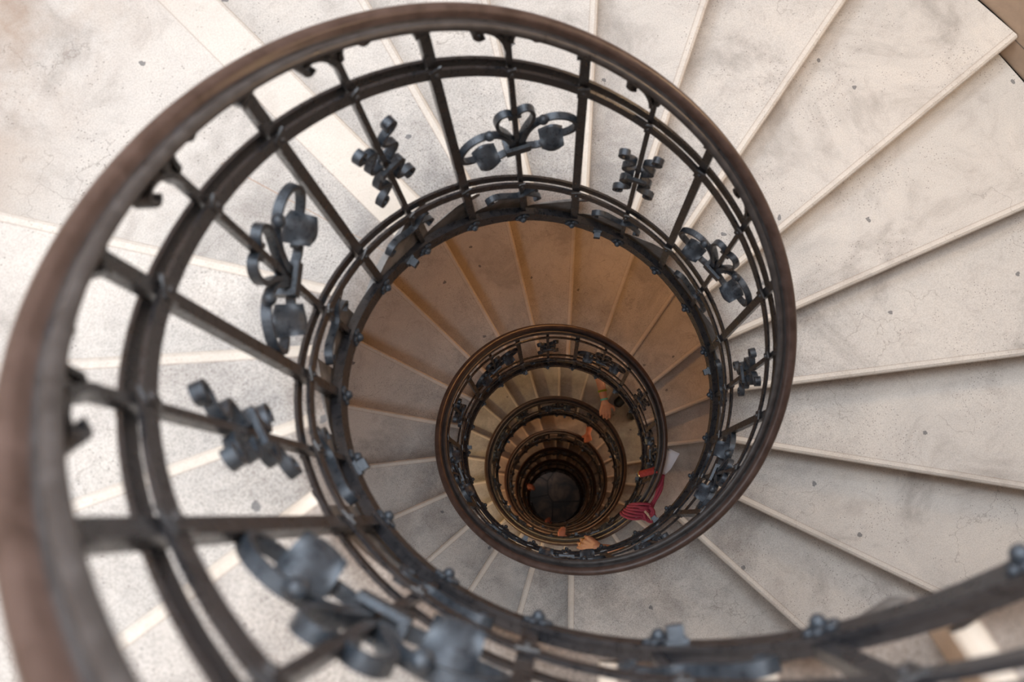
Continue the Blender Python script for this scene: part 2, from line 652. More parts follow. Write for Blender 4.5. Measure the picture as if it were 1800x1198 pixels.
def bar(name, r0, r1, z0, z1, label=None):
    vs, fs = sweep([(r0, z0), (r0, z1), (r1, z1), (r1, z0)], KTOP, KEND, 0.2)
    me = mesh_from(name, vs, fs, [M_IRON], None, True)
    me.set_sharp_from_angle(angle=math.radians(35))
    o = link(name, me, rail)
    if label:
        o['label'] = label
    return o


bar('upper_band', 0.994, 1.006, HU - 0.040, HU + 0.030)
bar('upper_band', 1.037, 1.049, HU - 0.040, HU + 0.030)
bar('lower_band', 0.994, 1.006, -0.035, 0.035)
bar('lower_band', 1.037, 1.049, -0.035, 0.035)
bar('base_band', 0.992, 1.006, -0.60, -0.47)
bar('base_flange', 1.006, 1.032, -0.492, -0.478)

DKP = dict(zip(range(-7, 10), [0.001, 0.075, 0.076, 0.056, 0.002, -0.035, -0.068, -0.048, -0.031, -0.041, -0.013, -0.027, -0.037, 0.002, 0.009, 0.04, 0.038]))


def post_mesh(w, d, name):
    mb = MB()
    rc = 1.0215
    zt, zb = HT - 0.092, -0.60
    for s0, s1, wt, dt in ((zb, zt, w, d),):
        mb.box(LP(0, rc, (s0 + s1) / 2), (dt * S / 2, 0, 0), (0, wt * S / 2, 0), (0, 0, (s1 - s0) * S / 2))
    # flared foot on the rail, small rivets on the two bands
    mb.box(LP(0, rc, zt - 0.012), (d * S * 0.7, 0, 0), (0, w * S * 0.85, 0), (0, 0, 0.016 * S))
    for z in (HU, 0.0):
        for r in (0.992, 1.051):
            mb.sphere(LP(0, r, z), 0.0125 * S, 8, 6)
        mb.box(LP(0, 0.9925, z), (0.0035 * S, 0, 0), (0, w * S * 0.5 + 0.006 * S, 0), (0, 0, 0.040 * S))
    return mb.mesh(name, M_IRON)


PM_THICK = post_mesh(0.040, 0.030, 'square_post')
PM_THIN = post_mesh(0.024, 0.024, 'baluster')
# scroll ornaments -------------------------------------------------
WO0, WO1 = 1.004, 1.036
TH = 0.016
big_paths = [
    [(0.028, 0.52), (0.034, 0.60), (0.060, 0.69), (0.105, 0.748), (0.165, 0.775), (0.225, 0.755), (0.262, 0.700), (0.262, 0.630), (0.228, 0.580), (0.185, 0.560)],
    [(0.014, 0.53), (0.018, 0.61), (0.044, 0.71), (0.074, 0.79), (0.082, 0.86), (0.066, 0.915), (0.036, 0.925), (0.014, 0.900), (0.022, 0.872)],
    [(0.020, 0.495), (0.060, 0.478), (0.095, 0.470), (0.122, 0.482), (0.128, 0.508), (0.108, 0.520)],
]
BIGM = MB()
for p in big_paths:
    for s in (1, -1):
        ribbon(BIGM, [(s * t, z) for t, z in p], WO0, WO1, TH)
ribbon(BIGM, [(-0.050, 0.500), (-0.05, 0.56)], 0.985, 1.056, 0.02, dense=False)
BIG_ME = BIGM.mesh('scroll_ornament', M_FORGED, True)
cl = MB()
cl.box(LP(0, 0.9895, 0.535), (0.008 * S, 0, 0), (0, 0.056 * S, 0), (0, 0, 0.030 * S))
cl.box(LP(0, 1.0525, 0.535), (0.006 * S, 0, 0), (0, 0.056 * S, 0), (0, 0, 0.030 * S))
CL_ME = cl.mesh('clamp', M_FORGED)


def leaf_mesh(s):
    mb = MB()
    N, Mx = 9, 6
    for side in (0,):
        pass
    grid, grid2 = [], []
    for i in range(N):
        u = i / (N - 1)
        half = 0.050 * max(0.0, math.sin(math.pi * (0.02 + 0.96 * u))) ** 1.15 * (1.15 - 0.35 * u)
        row, row2 = [], []
        for j in range(Mx):
            v = j / (Mx - 1) * 2 - 1
            t = s * (0.208 - 0.108 * u)
            z = 0.600 - 0.012 * math.sin(u * 3) + v * half
            r = 1.004 + 0.040 * v - 0.03 * (1 - v * v) * math.sin(math.pi * (0.15 + 0.8 * u)) - 0.004
            row.append(LP(t, r - 0.012, z))
            row2.append(LP(t, r, z))
        grid.append(row)
        grid2.append(row2)
    vs = [p for row in grid for p in row] + [p for row in grid2 for p in row]
    off = N * Mx
    fs = []
    for i in range(N - 1):
        for j in range(Mx - 1):
            a = i * Mx + j
            fs.append((a, a + 1, a + Mx + 1, a + Mx))
            fs.append((off + a, off + a + Mx, off + a + Mx + 1, off + a + 1))
    rim = [j for j in range(Mx)] + [i * Mx + Mx - 1 for i in range(1, N)] + [(N - 1) * Mx + j for j in range(Mx - 2, -1, -1)] + [i * Mx for i in range(N - 2, 0, -1)]
    for a, b in zip(rim, rim[1:] + rim[:1]):
        fs.append((a, b, off + b, off + a))
    mb.add(vs, fs)
    return mb.mesh('leaf', M_FORGED, True)


LEAF = {s: leaf_mesh(s) for s in (1, -1)}
BALL = {}
for s in (1, -1):
    mb = MB()
    mb.sphere(LP(s * 0.122, 1.006, 0.788), 0.024 * S, 14, 10)
    BALL[s] = mb.mesh('ball', M_FORGED, True)
SMALLM = MB()
half = [(0.060, 0.905), (0.066, 0.935), (0.092, 0.935), (0.100, 0.908), (0.082, 0.882), (0.046, 0.872), (0.022, 0.840), (0.040, 0.800), (0.072, 0.765), (0.064, 0.722), (0.020, 0.690)]
for s in (1, -1):
    ribbon(SMALLM, [(s * t, z) for t, z in half], WO0, WO1, TH)
    ribbon(SMALLM, [(s * t, 1.322 - z) for t, z in half], WO0, WO1, TH)
SMALL_ME = SMALLM.mesh('cross_ornament', M_FORGED, True)
cc = MB()
ribbon(cc, [(-0.052, 0.672), (-0.02, 0.662), (0.02, 0.655), (0.052, 0.648)], 0.982, 0.998, 0.034)
ribbon(cc, [(-0.052, 0.672), (-0.02, 0.662), (0.02, 0.655), (0.052, 0.648)], 1.043, 1.058, 0.034)
CC_ME = cc.mesh('clamp', M_FORGED, True)
# volutes under the hand rail and the lying S scroll above the base band
UPM = MB()
vol = [(0.012, HT - 0.20), (0.020, HT - 0.145), (0.045, HT - 0.098), (0.080, HT - 0.085), (0.112, HT - 0.100), (0.120, HT - 0.128), (0.104, HT - 0.146), (0.088, HT - 0.132)]
for s in (1, -1):
    ribbon(UPM, [(s * t, z + (0.035 if s > 0 else 0.0)) for t, z in vol], 0.990 if s < 0 else 1.0, 1.032, 0.016, shear=-0.93)
UP_ME = UPM.mesh('volute', M_IRON, True)
LSM = MB()
ls = [(-0.160, -0.115), (-0.185, -0.100), (-0.188, -0.070), (-0.160, -0.055), (-0.120, -0.075), (-0.075, -0.125), (-0.030, -0.165), (0.012, -0.165), (0.045, -0.130), (0.072, -0.125), (0.076, -0.150)]
ribbon(LSM, ls, 0.992, 1.024, 0.016)
ribbon(LSM, [(0.0, -0.165), (0.045, -0.21), (0.085, -0.26), (0.09, -0.30), (0.06, -0.315)], 0.998, 1.022, 0.014)
LS_ME = LSM.mesh('s_scroll', M_FORGED, True)
# rosette and bolt on the base band
rm = MB()
for a in range(6):
    th = a * math.pi / 3
    rm.sphere(LP(0.026 * math.cos(th), 0.988, -0.535 + 0.026 * math.sin(th)), 0.0165 * S, 8, 6, (0.6, 1, 1))
rm.sphere(LP(0, 0.976, -0.535), 0.0185 * S, 10, 8)
rm.sphere(LP(0, 0.989, -0.535), 0.030 * S, 10, 8, (0.35, 1, 1))
ROS_ME = rm.mesh('rosette', M_FORGED, True)
bm2 = MB()
bm2.box(LP(0, 0.970, -0.53), (0.020 * S, 0, 0), (0, 0.019 * S, 0), (0, 0, 0.021 * S))
bm2.box(LP(0, 0.990, -0.53), (0.010 * S, 0, 0), (0, 0.026 * S, 0), (0, 0, 0.026 * S))
BOLT_ME = bm2.mesh('square_bolt', M_FORGED)


def place_mesh(name, me, k, parent, z=None):
    return link(name, me, parent, mw=frame(k, z))


def merged(name, items, mats, label):
    b = bmesh.new()
    for me, mw in items:
        n0 = len(b.verts)
        b.from_mesh(me)
        b.verts.ensure_lookup_table()
        for v in b.verts[n0:]:
            v.co = mw @ v.co
    me = bpy.data.meshes.new(name)
    b.to_mesh(me)
    b.free()
    me.materials.append(mats)
    link(name, me, rail, kind='stuff', label=label)


ros_rest, ros_n = [], 0
order = list(range(-15, 146))
# the rows that show largest get their own rosette
for k in order:
    kk = k - DKP.get(k, 0.0)
    thick = (k % 2 != 0)
    place_mesh('square_post' if thick else 'baluster', PM_THICK if thick else PM_THIN, kk, rail)
    if not thick:
        if k % 4 == 0:
            o = place_mesh('scroll_ornament', BIG_ME, kk, rail)
            if k < 90:
                for s in (1, -1):
                    l_ = link('leaf', LEAF[s], o)
                    l_ = link('ball', BALL[s], o)
                link('clamp', CL_ME, o)
        else:
            o = place_mesh('cross_ornament', SMALL_ME, kk, rail)
            if k < 90:
                link('clamp', CC_ME, o)
        place_mesh('volute', UP_ME, kk, rail)
        place_mesh('s_scroll', LS_ME, kk, rail)
    if ros_n < 100:
        place_mesh('rosette', ROS_ME, kk - 0.05, rail)
        ros_n += 1
    else:
        ros_rest.append((ROS_ME, frame(kk - 0.05)))
merged('rosette_row', ros_rest, M_FORGED, 'tiny dark rosettes on the lowest turns')
for i in range(-3, 40):
    k = -2.37 + 3.9 * i
    if KTOP + 1 < k < KEND - 1:
        place_mesh('square_bolt', BOLT_ME, k, rail)

# ------------------------------------------------------------------ setting
def cyl_wall():
    n, zs = 128, []
    z0, z1 = FLOOR, 11.0
    nz = 60
    vs, fs, uv = [], [], []
    R = 3.76
    for j in range(nz + 1):
        z = z0 + (z1 - z0) * j / nz
        for i in range(n):
            a = 2 * math.pi * i / n
            vs.append((R * S * math.cos(a), R * S * math.sin(a), z * S))
    # a tall window opening on the left of the picture, high up
    for j in range(nz):
        zc = z0 + (z1 - z0) * (j + 0.5) / nz
        for i in range(n):
            ac = math.degrees(2 * math.pi * (i + 0.5) / n)
            if 5.2 < zc < 9.6 and any(abs(ac - w) < 16 for w in (WIN_A)):
                continue
            i2 = (i + 1) % n
            fs.append((j * n + i, (j + 1) * n + i, (j + 1) * n + i2, j * n + i2))
            q = []
            for (jj, ii) in ((j, i), (j + 1, i), (j + 1, i + 1), (j, i + 1)):
                q.append((ii / n * 2 * math.pi * R * S, (z0 + (z1 - z0) * jj / nz) * S))
            uv.append(q)
    me = mesh_from('wall_round', vs, fs, [M_WALL], None, True, uv)
    o = link('wall_round', me, kind='structure')
    return o


WIN_A = (150, 100)
wall = cyl_wall()
sol = wall.modifiers.new('thickness', 'SOLIDIFY')
sol.thickness = 0.25
sol.offset = -1 if False else 1
# keep the inner face in place: thickness grows outward
sol.offset = -1


def disc(name, z, R, mat, up=True):
    n = 96
    vs = [(R * S * math.cos(2 * math.pi * i / n), R * S * math.sin(2 * math.pi * i / n), z * S) for i in range(n)]
    vs += [(x, y, z_ - (0.1 if up else -0.1)) for x, y, z_ in vs]
    fs = [tuple(range(n)), tuple(reversed(range(n, 2 * n)))] + [(i, n + i, n + (i + 1) % n, (i + 1) % n) for i in range(n)]
    return link(name, mesh_from(name, vs, fs, [mat]), kind='structure')


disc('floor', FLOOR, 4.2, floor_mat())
disc('ceiling', 11.0, 4.3, M_CEIL, up=False)
# window frames and daylight panes
M_FRAME = plain('window_paint', (0.55, 0.52, 0.48), 0.5)
M_PANE = plain('daylight_pane', (0.8, 0.85, 0.9), 0.2, emit=(0.82, 0.90, 1.0), estr=4.0)
for wi, wa in enumerate(WIN_A):
    mb = MB()
    a0 = math.radians(wa)
    hw = math.radians(16)
    R = 3.84
    n = 8
    pane = MB()
    for i in range(n):
        a = a0 - hw + 2 * hw * (i + 0.5) / n
        c = Vector((R * S * math.cos(a), R * S * math.sin(a), 7.4 * S))
        e = Vector((-math.sin(a), math.cos(a), 0))
        rr = Vector((math.cos(a), math.sin(a), 0))
        pane.box(c, rr * 0.004, e * (R * S * hw / n * 1.02), Vector((0, 0, 2.2 * S)))
        if i % 2 == 0:
            aa = a - hw / n
            c2 = Vector(((R - .03) * S * math.cos(aa), (R - .03) * S * math.sin(aa), 7.4 * S))
            mb.box(c2, rr * 0.015, e * 0.015, Vector((0, 0, 2.2 * S)))
        for zz in (5.25, 6.7, 8.1, 9.55):
            mb.box(Vector((c.x, c.y, zz * S)) - rr * 0.02, rr * 0.015, e * (R * S * hw / n * 1.02), Vector((0, 0, 0.015)))
    o = link('window_%d' % (wi + 1), mb.mesh('window', M_FRAME), kind='structure')
    link('pane', pane.mesh('pane', M_PANE), o)

# ------------------------------------------------------------------ rope, paper
M_ROPE = None


def rope_mat():
    m, nt, b = new_mat('red_rope')
    tc = nd(nt, 'ShaderNodeTexCoord')
    w = nd(nt, 'ShaderNodeTexWave')
    w.inputs['Scale'].default_value = 90
    w.inputs['Distortion'].default_value = 1.5
    nt.links.new(tc.outputs['Object'], w.inputs['Vector'])
    nt.links.new(ramp(nt, w.outputs['Fac'], [(0.15, (0.13, 0.010, 0.022)), (0.7, (0.42, 0.045, 0.085))]), b.inputs['Base Color'])
    b.inputs['Roughness'].default_value = 0.75
    bb = nd(nt, 'ShaderNodeBump')
    bb.inputs['Strength'].default_value = 0.6
    bb.inputs['Distance'].default_value = 0.002
    nt.links.new(w.outputs['Fac'], bb.inputs['Height'])
    nt.links.new(bb.outputs[0], b.inputs['Normal'])
    return m


M_ROPE = rope_mat()
M_STRING_W = plain('pale_string', (0.62, 0.50, 0.36), 0.8)
M_VELVET = noisy_mat('velvet', (0.22, 0.018, 0.015), (0.38, 0.045, 0.03), 120, 0.85)
M_BRASS = plain('brass', (0.75, 0.55, 0.25), 0.25, 1.0)
M_PAPER = plain('paper', (0.60, 0.60, 0.64), 0.8)


def RW(k, r, dz):            # relative to the hand rail top
    return W(k, r, zr(k) + HT + dz)


rope = link('barrier_rope', None, label='twisted red barrier rope knotted around the brown handrail of the second turn', cat='rope')
coil = MB()
for i, kc in enumerate((30.15, 30.24, 30.33, 30.42, 30.51, 30.6)):
    pts = []
    for j in range(20):
        a = 2 * math.pi * j / 20
        rr = 1.015 + (0.092 + 0.008 * (i % 2)) * math.cos(a)
        pts.append(RW(kc + 0.12 * math.sin(a) * (i - 2) * 0.4 - 0.20 * math.cos(a), rr, -0.025 + (0.085 + 0.008 * (i % 2)) * math.sin(a)))
    coil.tube(pts, 0.0155 * S, 8, True)
link('coil', coil.mesh('coil', M_ROPE, True), rope)
knot = MB()
kc = RW(30.22, 1.125, 0.0)
rad = (RW(30.22, 1.3, 0) - RW(30.22, 1.0, 0)).normalized()
tan = (RW(29.9, 1.1, 0) - RW(29.6, 1.1, 0)).normalized()
up = Vector((0, 0, 1))
for ph in (0, 0.5):
    pts = []
    for j in range(60):
        a = 2 * math.pi * j / 60
        q = (2 + math.cos(3 * a)) * 0.0175
        pts.append(kc + rad * (q * math.cos(2 * a + ph)) + tan * (q * math.sin(2 * a + ph) * 1.0) + up * (math.sin(3 * a) * 0.014 + ph * 0.02))
    knot.tube(pts, 0.0165 * S, 8, True)
link('knot', knot.mesh('knot', M_ROPE, True), rope)
tail = MB()
for s in (-1, 0, 1):
    pts = []
    for j in range(14):
        t = j / 13
        k = 30.15 - 1.30 * t
        pts.append(RW(k, 1.125 - 0.040 * t + 0.016 * s + 0.008 * math.sin(t * 9 + s * 2), -0.01 - 0.14 * t + 0.012 * math.cos(t * 9 + s * 2)))
    tail.tube(pts, 0.0145 * S, 8)
link('rope_length', tail.mesh('rope_length', M_ROPE, True), rope)
tw = MB()
for s in (0, 1, 2):
    pts = [kc + rad * (0.034 * math.cos(a) + 0.004 * s) + up * (0.036 * math.sin(a)) + tan * (0.012 * (s - 1) + 0.02 * math.sin(a + s)) for a in [2 * math.pi * j / 16 for j in range(16)]]
    tw.tube(pts, 0.0016, 6, True)
link('string', tw.mesh('string', M_STRING_W, True), rope, label='pale string tied around the knot')

sleeve = link('rope_end', None, label='dark red velvet rope end with brass ring hanging inside the handrail above the knot', cat='rope')
vm = MB()
pts = [RW(28.74 + 0.30 * t, 1.00 - 0.145 * t, -0.075 + 0.02 * math.sin(3 * t)) for t in [i / 8 for i in range(9)]]
vm.tube(pts, [0.0185] * 8 + [0.0195], 14)
link('velvet_sleeve', vm.mesh('velvet_sleeve', M_VELVET, True), sleeve)
bmm = MB()
d = (pts[-1] - pts[-2]).normalized()
bmm.tube([pts[-1] + d * 0.000, pts[-1] + d * 0.004, pts[-1] + d * 0.008], [0.0205, 0.0215, 0.0195], 16)
link('brass_ring', bmm.mesh('brass_ring', M_BRASS, True), sleeve, label='brass ring at the tip')
hk = MB()
hk.capsule(pts[-1] + d * 0.008, pts[-1] + d * 0.02 + Vector((0, 0, -0.05)), 0.006, 0.004)
hk.box(pts[-1] + d * 0.012 + Vector((0, 0, -0.06)), (0.012, 0, 0), (0, 0.008, 0), (0, 0, 0.012))
link('hook', hk.mesh('hook', M_IRON), sleeve)

pp = MB()
A = [RW(27.98, 1.070, -0.09), RW(28.16, 1.200, -0.05), RW(28.62, 1.150, -0.16), RW(29.02, 1.078, -0.22)]
off = Vector((0, 0, -0.0015))
n1 = []
for i in range(7):
    for j in range(7):
        u, v = i / 6, j / 6
        p = (A[0] * (1 - u) + A[1] * u) * (1 - v) + (A[3] * (1 - u) + A[2] * u) * v
        p = p + Vector((0, 0, 0.012 * math.sin(u * 2.5) * math.sin(v * 3)))
        n1.append(p)
vsp = n1 + [p + off for p in n1]
fsp = []
for i in range(6):
    for j in range(6):
        a = i * 7 + j
        fsp.append((a, a + 1, a + 8, a + 7))
        fsp.append((49 + a, 49 + a + 7, 49 + a + 8, 49 + a + 1))
rim = [j for j in range(7)] + [i * 7 + 6 for i in range(1, 7)] + [42 + j for j in range(5, -1, -1)] + [i * 7 for i in range(5, 0, -1)]
for a, b in zip(rim, rim[1:] + rim[:1]):
    fsp.append((a, b, 49 + b, 49 + a))
pp.add(vsp, fsp)
link('paper_sheet', pp.mesh('paper_sheet', M_PAPER, True), label='white paper sheet hanging on the outer side of the handrail by the red rope', cat='paper')


# ------------------------------------------------------------------ people
def skin_mat(name, c):
    m, nt, b = new_mat(name)
    tc = nd(nt, 'ShaderNodeTexCoord')
    n = noise(nt, tc.outputs['Object'], 35, 4, 0.6)
    c2 = tuple(min(1, x * f) for x, f in zip(c, (1.12, 1.02, 0.98)))
    nt.links.new(ramp(nt, n, [(0.35, c), (0.65, c2)]), b.inputs['Base Color'])
    b.inputs['Roughness'].default_value = 0.5
    b.inputs['Subsurface Weight'].default_value = 0.12
    b.inputs['Subsurface Radius'].default_value = (0.012, 0.004, 0.002)
    return m


def remesh(o, voxel, smooth=6):
    r = o.modifiers.new('remesh', 'REMESH')
    r.mode = 'VOXEL'
    r.voxel_size = voxel
    r.use_smooth_shade = True
    s = o.modifiers.new('smooth', 'SMOOTH')
    s.factor = 0.5
    s.iterations = smooth


def hand_caps(mb, wrist, d, up, thumb, sc=1.0, curl=(20, 35, 30), tcurl=18, spread=0.8):
    """palm + five fingers; d wrist->knuckles, up back of the hand, thumb = +1/-1 side"""
    d = d.normalized()
    side = d.cross(up).normalized()
    up = side.cross(d).normalized()
    info = []
    L = [(0.040, 0.025, 0.021), (0.046, 0.029, 0.023), (0.043, 0.027, 0.022), (0.033, 0.020, 0.019)]  # index..little
    KL = [0.086, 0.089, 0.084, 0.076]
    for i in range(4):
        s = thumb * (1.5 - i) * 0.0198 * sc
        kn = wrist + d * KL[i] * sc + side * s + up * (0.004 - 0.0022 * abs(1.4 - i) * 1.5) * sc
        mb.capsule(wrist + side * s * 0.42, kn, 0.0150 * sc, 0.0112 * sc)
        mb.capsule(wrist + side * s * 0.55 + d * 0.03 * sc - up * 0.006 * sc, kn - up * 0.007 * sc - d * 0.012 * sc, 0.0145 * sc, 0.0110 * sc)
        p = kn
        a = 0.0
        fdir0 = (d + side * thumb * math.tan(math.radians(spread * (1.5 - i)))).normalized()
        for j, (ln, cu) in enumerate(zip(L[i], curl)):
            a += math.radians(cu + (3 * i if j == 0 else 0))
            fd = fdir0 * math.cos(a) - up * math.sin(a)
            q = p + fd * ln * sc
            r0 = (0.0092, 0.0082, 0.0074)[j] * sc * (0.88 if i == 3 else 1)
            r1 = (0.0082, 0.0074, 0.0060)[j] * sc * (0.88 if i == 3 else 1)
            mb.capsule(p, q, r0, r1)
            info.append((i, j, p.copy(), q.copy(), fd.copy()))
            p = q
    # thumb from the side of the palm near its base
    tb = wrist + d * 0.022 * sc + side * thumb * 0.022 * sc - up * 0.006 * sc
    t1 = tb + (d * 0.60 + side * thumb * 0.72 - up * 0.25).normalized() * 0.040 * sc
    t2 = t1 + (d * 0.86 + side * thumb * 0.30 - up * math.sin(math.radians(tcurl))).normalized() * 0.032 * sc
    t3 = t2 + (d * 0.95 + side * thumb * 0.05 - up * math.sin(math.radians(tcurl * 2))).normalized() * 0.026 * sc
    mb.capsule(tb, t1, 0.0150 * sc, 0.0112 * sc)
    mb.capsule(t1, t2, 0.0110 * sc, 0.0096 * sc)
    mb.capsule(t2, t3, 0.0096 * sc, 0.0078 * sc)
    mb.capsule(wrist, tb, 0.016 * sc, 0.015 * sc)
    return info


def person(label, kb, rb, zfoot, wrist, hdir, hup, thumb, elbow, skin, shirt, trousers, hairc, sleeve=0.45, voxel=0.005, curl=(20, 35, 30), hs=1.0, armr=1.0, shoulder_side=1):
    """standing at (kb, rb) on the step, leaning an arm over the railing"""
    for q_ in range(len(edges) - 1):          # stand in the middle of a step
        if edges[q_] <= kb < edges[q_ + 1] and edges[q_ + 1] - edges[q_] < 1.5:
            kb = (edges[q_] + edges[q_ + 1]) / 2
    root_p = W(kb, rb, zfoot)
    inward = (W(kb, 0.5, zfoot) - root_p)
    inward.z = 0
    inward.normalize()
    left = Vector((0, 0, 1)).cross(inward).normalized()
    Z = Vector((0, 0, 1))
    P = lambda f, s, h: root_p + inward * f + left * s + Z * h
    bpy_o = link('person', None, label=label, cat='person')
    body = MB()
    sh = P(0.02, 0.17 * shoulder_side, 1.40)
    sh2 = P(0.02, -0.17 * shoulder_side, 1.40)
    # torso, neck, head
    body.capsule(P(0, 0.06, 0.95), P(0.0, 0.075, 1.12), 0.115, 0.105)
    body.capsule(P(0, -0.06, 0.95), P(0.0, -0.075, 1.12), 0.115, 0.105)
    body.capsule(P(0, 0.07, 1.12), P(0.02, 0.09, 1.34), 0.105, 0.095)
    body.capsule(P(0, -0.07, 1.12), P(0.02, -0.09, 1.34), 0.105, 0.095)
    body.capsule(P(0.0, 0, 1.38), P(0.03, 0, 1.50), 0.062, 0.052)
    body.capsule(sh, P(0.01, 0, 1.41), 0.060, 0.070)
    body.capsule(sh2, P(0.01, 0, 1.41), 0.060, 0.070)
    hc = P(0.055, 0, 1.60)
    body.sphere(hc, 0.098, 16, 12, (0.84, 0.84, 1.12))
    body.sphere(hc + inward * 0.02 - Z * 0.055, 0.066, 12, 8)
    body.capsule(hc + inward * 0.085 + Z * 0.012, hc + inward * 0.108 - Z * 0.022, 0.009, 0.013)
    for s in (1, -1):
        body.sphere(hc + left * s * 0.085 - Z * 0.005, 0.022, 8, 6)
    body.capsule(hc + inward * 0.082 - Z * 0.052 + left * 0.018, hc + inward * 0.082 - Z * 0.052 - left * 0.018, 0.007, 0.007)
    # legs
    for s in (1, -1):
        hip, kn, an = P(0, 0.09 * s, 0.92), P(0.02, 0.085 * s, 0.50), P(-0.02, 0.075 * s, 0.09)
        body.capsule(hip, kn, 0.088, 0.056)
        body.capsule(kn, an, 0.055, 0.036)
        body.capsule(an - Z * 0.045, P(0.12, 0.08 * s, 0.04), 0.038, 0.032)
    # resting arm
    oe, ow = P(-0.02, -0.24 * shoulder_side, 1.12), P(0.10, -0.22 * shoulder_side, 0.90)
    body.capsule(sh2, oe, 0.050, 0.040)
    body.capsule(oe, ow, 0.038, 0.026)
    hand_caps(body, ow, (Vector((0, 0, -1)) + inward * 0.3).normalized(), -left * shoulder_side, 1, 0.95)
    # reaching arm
    body.capsule(sh, elbow, 0.050, 0.042 * armr)
    mid_ = elbow.lerp(wrist, 0.35)
    body.capsule(elbow, mid_, 0.042 * armr, 0.039 * armr)
    body.capsule(mid_, elbow.lerp(wrist, 0.80), 0.039 * armr, 0.029 * armr)
    body.capsule(elbow.lerp(wrist, 0.80), wrist, 0.028 * armr, 0.0235 * armr)
    info = hand_caps(body, wrist, hdir, hup, thumb, hs, curl)
    bo = link('body', body.mesh('body', skin, True), bpy_o)
    remesh(bo, voxel)
    # clothes
    sm = MB()
    for s in (1, -1):
        sm.capsule(P(0, 0.065 * s, 0.93), P(0, 0.078 * s, 1.12), 0.128, 0.116)
        sm.capsule(P(0, 0.075 * s, 1.12), P(0.02, 0.094 * s, 1.35), 0.116, 0.102)
    for a in (sh, sh2):
        sm.capsule(a, P(0.01, 0, 1.385), 0.070, 0.072)
    sm.capsule(sh, sh.lerp(elbow, sleeve), 0.066, 0.058)
    sm.capsule(sh2, sh2.lerp(oe, 0.5), 0.066, 0.056)
    so = link('shirt', sm.mesh('shirt', shirt, True), bpy_o)
    remesh(so, 0.010, 3)
    tm = MB()
    for s in (1, -1):
        hip, kn, an = P(0, 0.09 * s, 0.92), P(0.02, 0.085 * s, 0.50), P(-0.02, 0.075 * s, 0.10)
        tm.capsule(hip, kn, 0.104, 0.074)
        tm.capsule(kn, an, 0.073, 0.056)
        tm.capsule(P(0, 0.07 * s, 0.94), P(0, -0.07 * s, 0.94), 0.120, 0.120)
    to = link('trousers', tm.mesh('trousers', trousers, True), bpy_o)
    remesh(to, 0.012, 3)
    for s in (1, -1):
        fm_ = MB()
        fm_.capsule(P(-0.05, 0.075 * s, 0.048), P(0.14, 0.08 * s, 0.045), 0.046, 0.043)
        fo = link('shoe', fm_.mesh('shoe', M_SHOE, True), bpy_o)
    hm = MB()
    hm.sphere(hc - inward * 0.018 + Z * 0.018, 0.104, 16, 12, (0.90, 0.90, 1.08))
    link('hair', hm.mesh('hair', hairc, True), bpy_o)
    for s in (1, -1):
        em = MB()
        em.sphere(hc + inward * 0.078 + left * s * 0.030 + Z * 0.008, 0.012, 10, 8)
        link('eye', em.mesh('eye', M_EYE, True), bpy_o)
    return bpy_o, info


def band(name, c, axis, r, w, mat, parent, flat=0.86, up=Vector((0, 0, 1)), label=None):
    axis = axis.normalized()
    e1 = axis.cross(up).normalized()
    e2 = axis.cross(e1)
    vs, fs = [], []
    n = 28
    for j in range(n):
        a = 2 * math.pi * j / n
        dd = e1 * math.cos(a) + e2 * math.sin(a) * flat
        for rr, ww in ((r, -w), (r, w), (r + 0.0022, w), (r + 0.0022, -w)):
            vs.append(c + dd * rr + axis * ww)
    for j in range(n):
        for q in range(4):
            fs.append((j * 4 + q, j * 4 + (q + 1) % 4, ((j + 1) % n) * 4 + (q + 1) % 4, ((j + 1) % n) * 4 + q))
    mb_ = MB()
    mb_.add(vs, fs)
    return link(name, mb_.mesh(name, mat, True), parent, label=label)


M_SHOE = noisy_mat('dark_shoe', (0.012, 0.018, 0.022), (0.03, 0.035, 0.04), 40, 0.6)
M_EYE = plain('eye', (0.05, 0.03, 0.02), 0.15)
M_HAIR = noisy_mat('brown_hair', (0.03, 0.018, 0.01), (0.08, 0.05, 0.03), 90, 0.5)
M_DARKCLOTH = noisy_mat('dark_cloth', (0.010, 0.016, 0.020), (0.022, 0.030, 0.034), 80, 0.9)
M_NAVY = noisy_mat('navy_cloth', (0.02, 0.03, 0.06), (0.04, 0.05, 0.09), 80, 0.9)
M_BEIGE = noisy_mat('beige_cloth', (0.30, 0.26, 0.20), (0.38, 0.33, 0.26), 80, 0.9)
M_GREY = noisy_mat('grey_cloth', (0.12, 0.12, 0.13), (0.18, 0.18, 0.19), 80, 0.9)
SK1 = skin_mat('fair_skin', (0.50, 0.27, 0.19))
SK2 = skin_mat('pink_skin', (0.56, 0.25, 0.17))
SK3 = skin_mat('tan_skin', (0.36, 0.19, 0.125))


def tread_at(k):
    for i in range(len(tops)):
        if edges[i] <= k < edges[i + 1]:
            return tops[i]
    return zr(k) - 0.32


def RT(k, r, dz, base=None):
    return W(k, r, zr(k) + HT + dz)


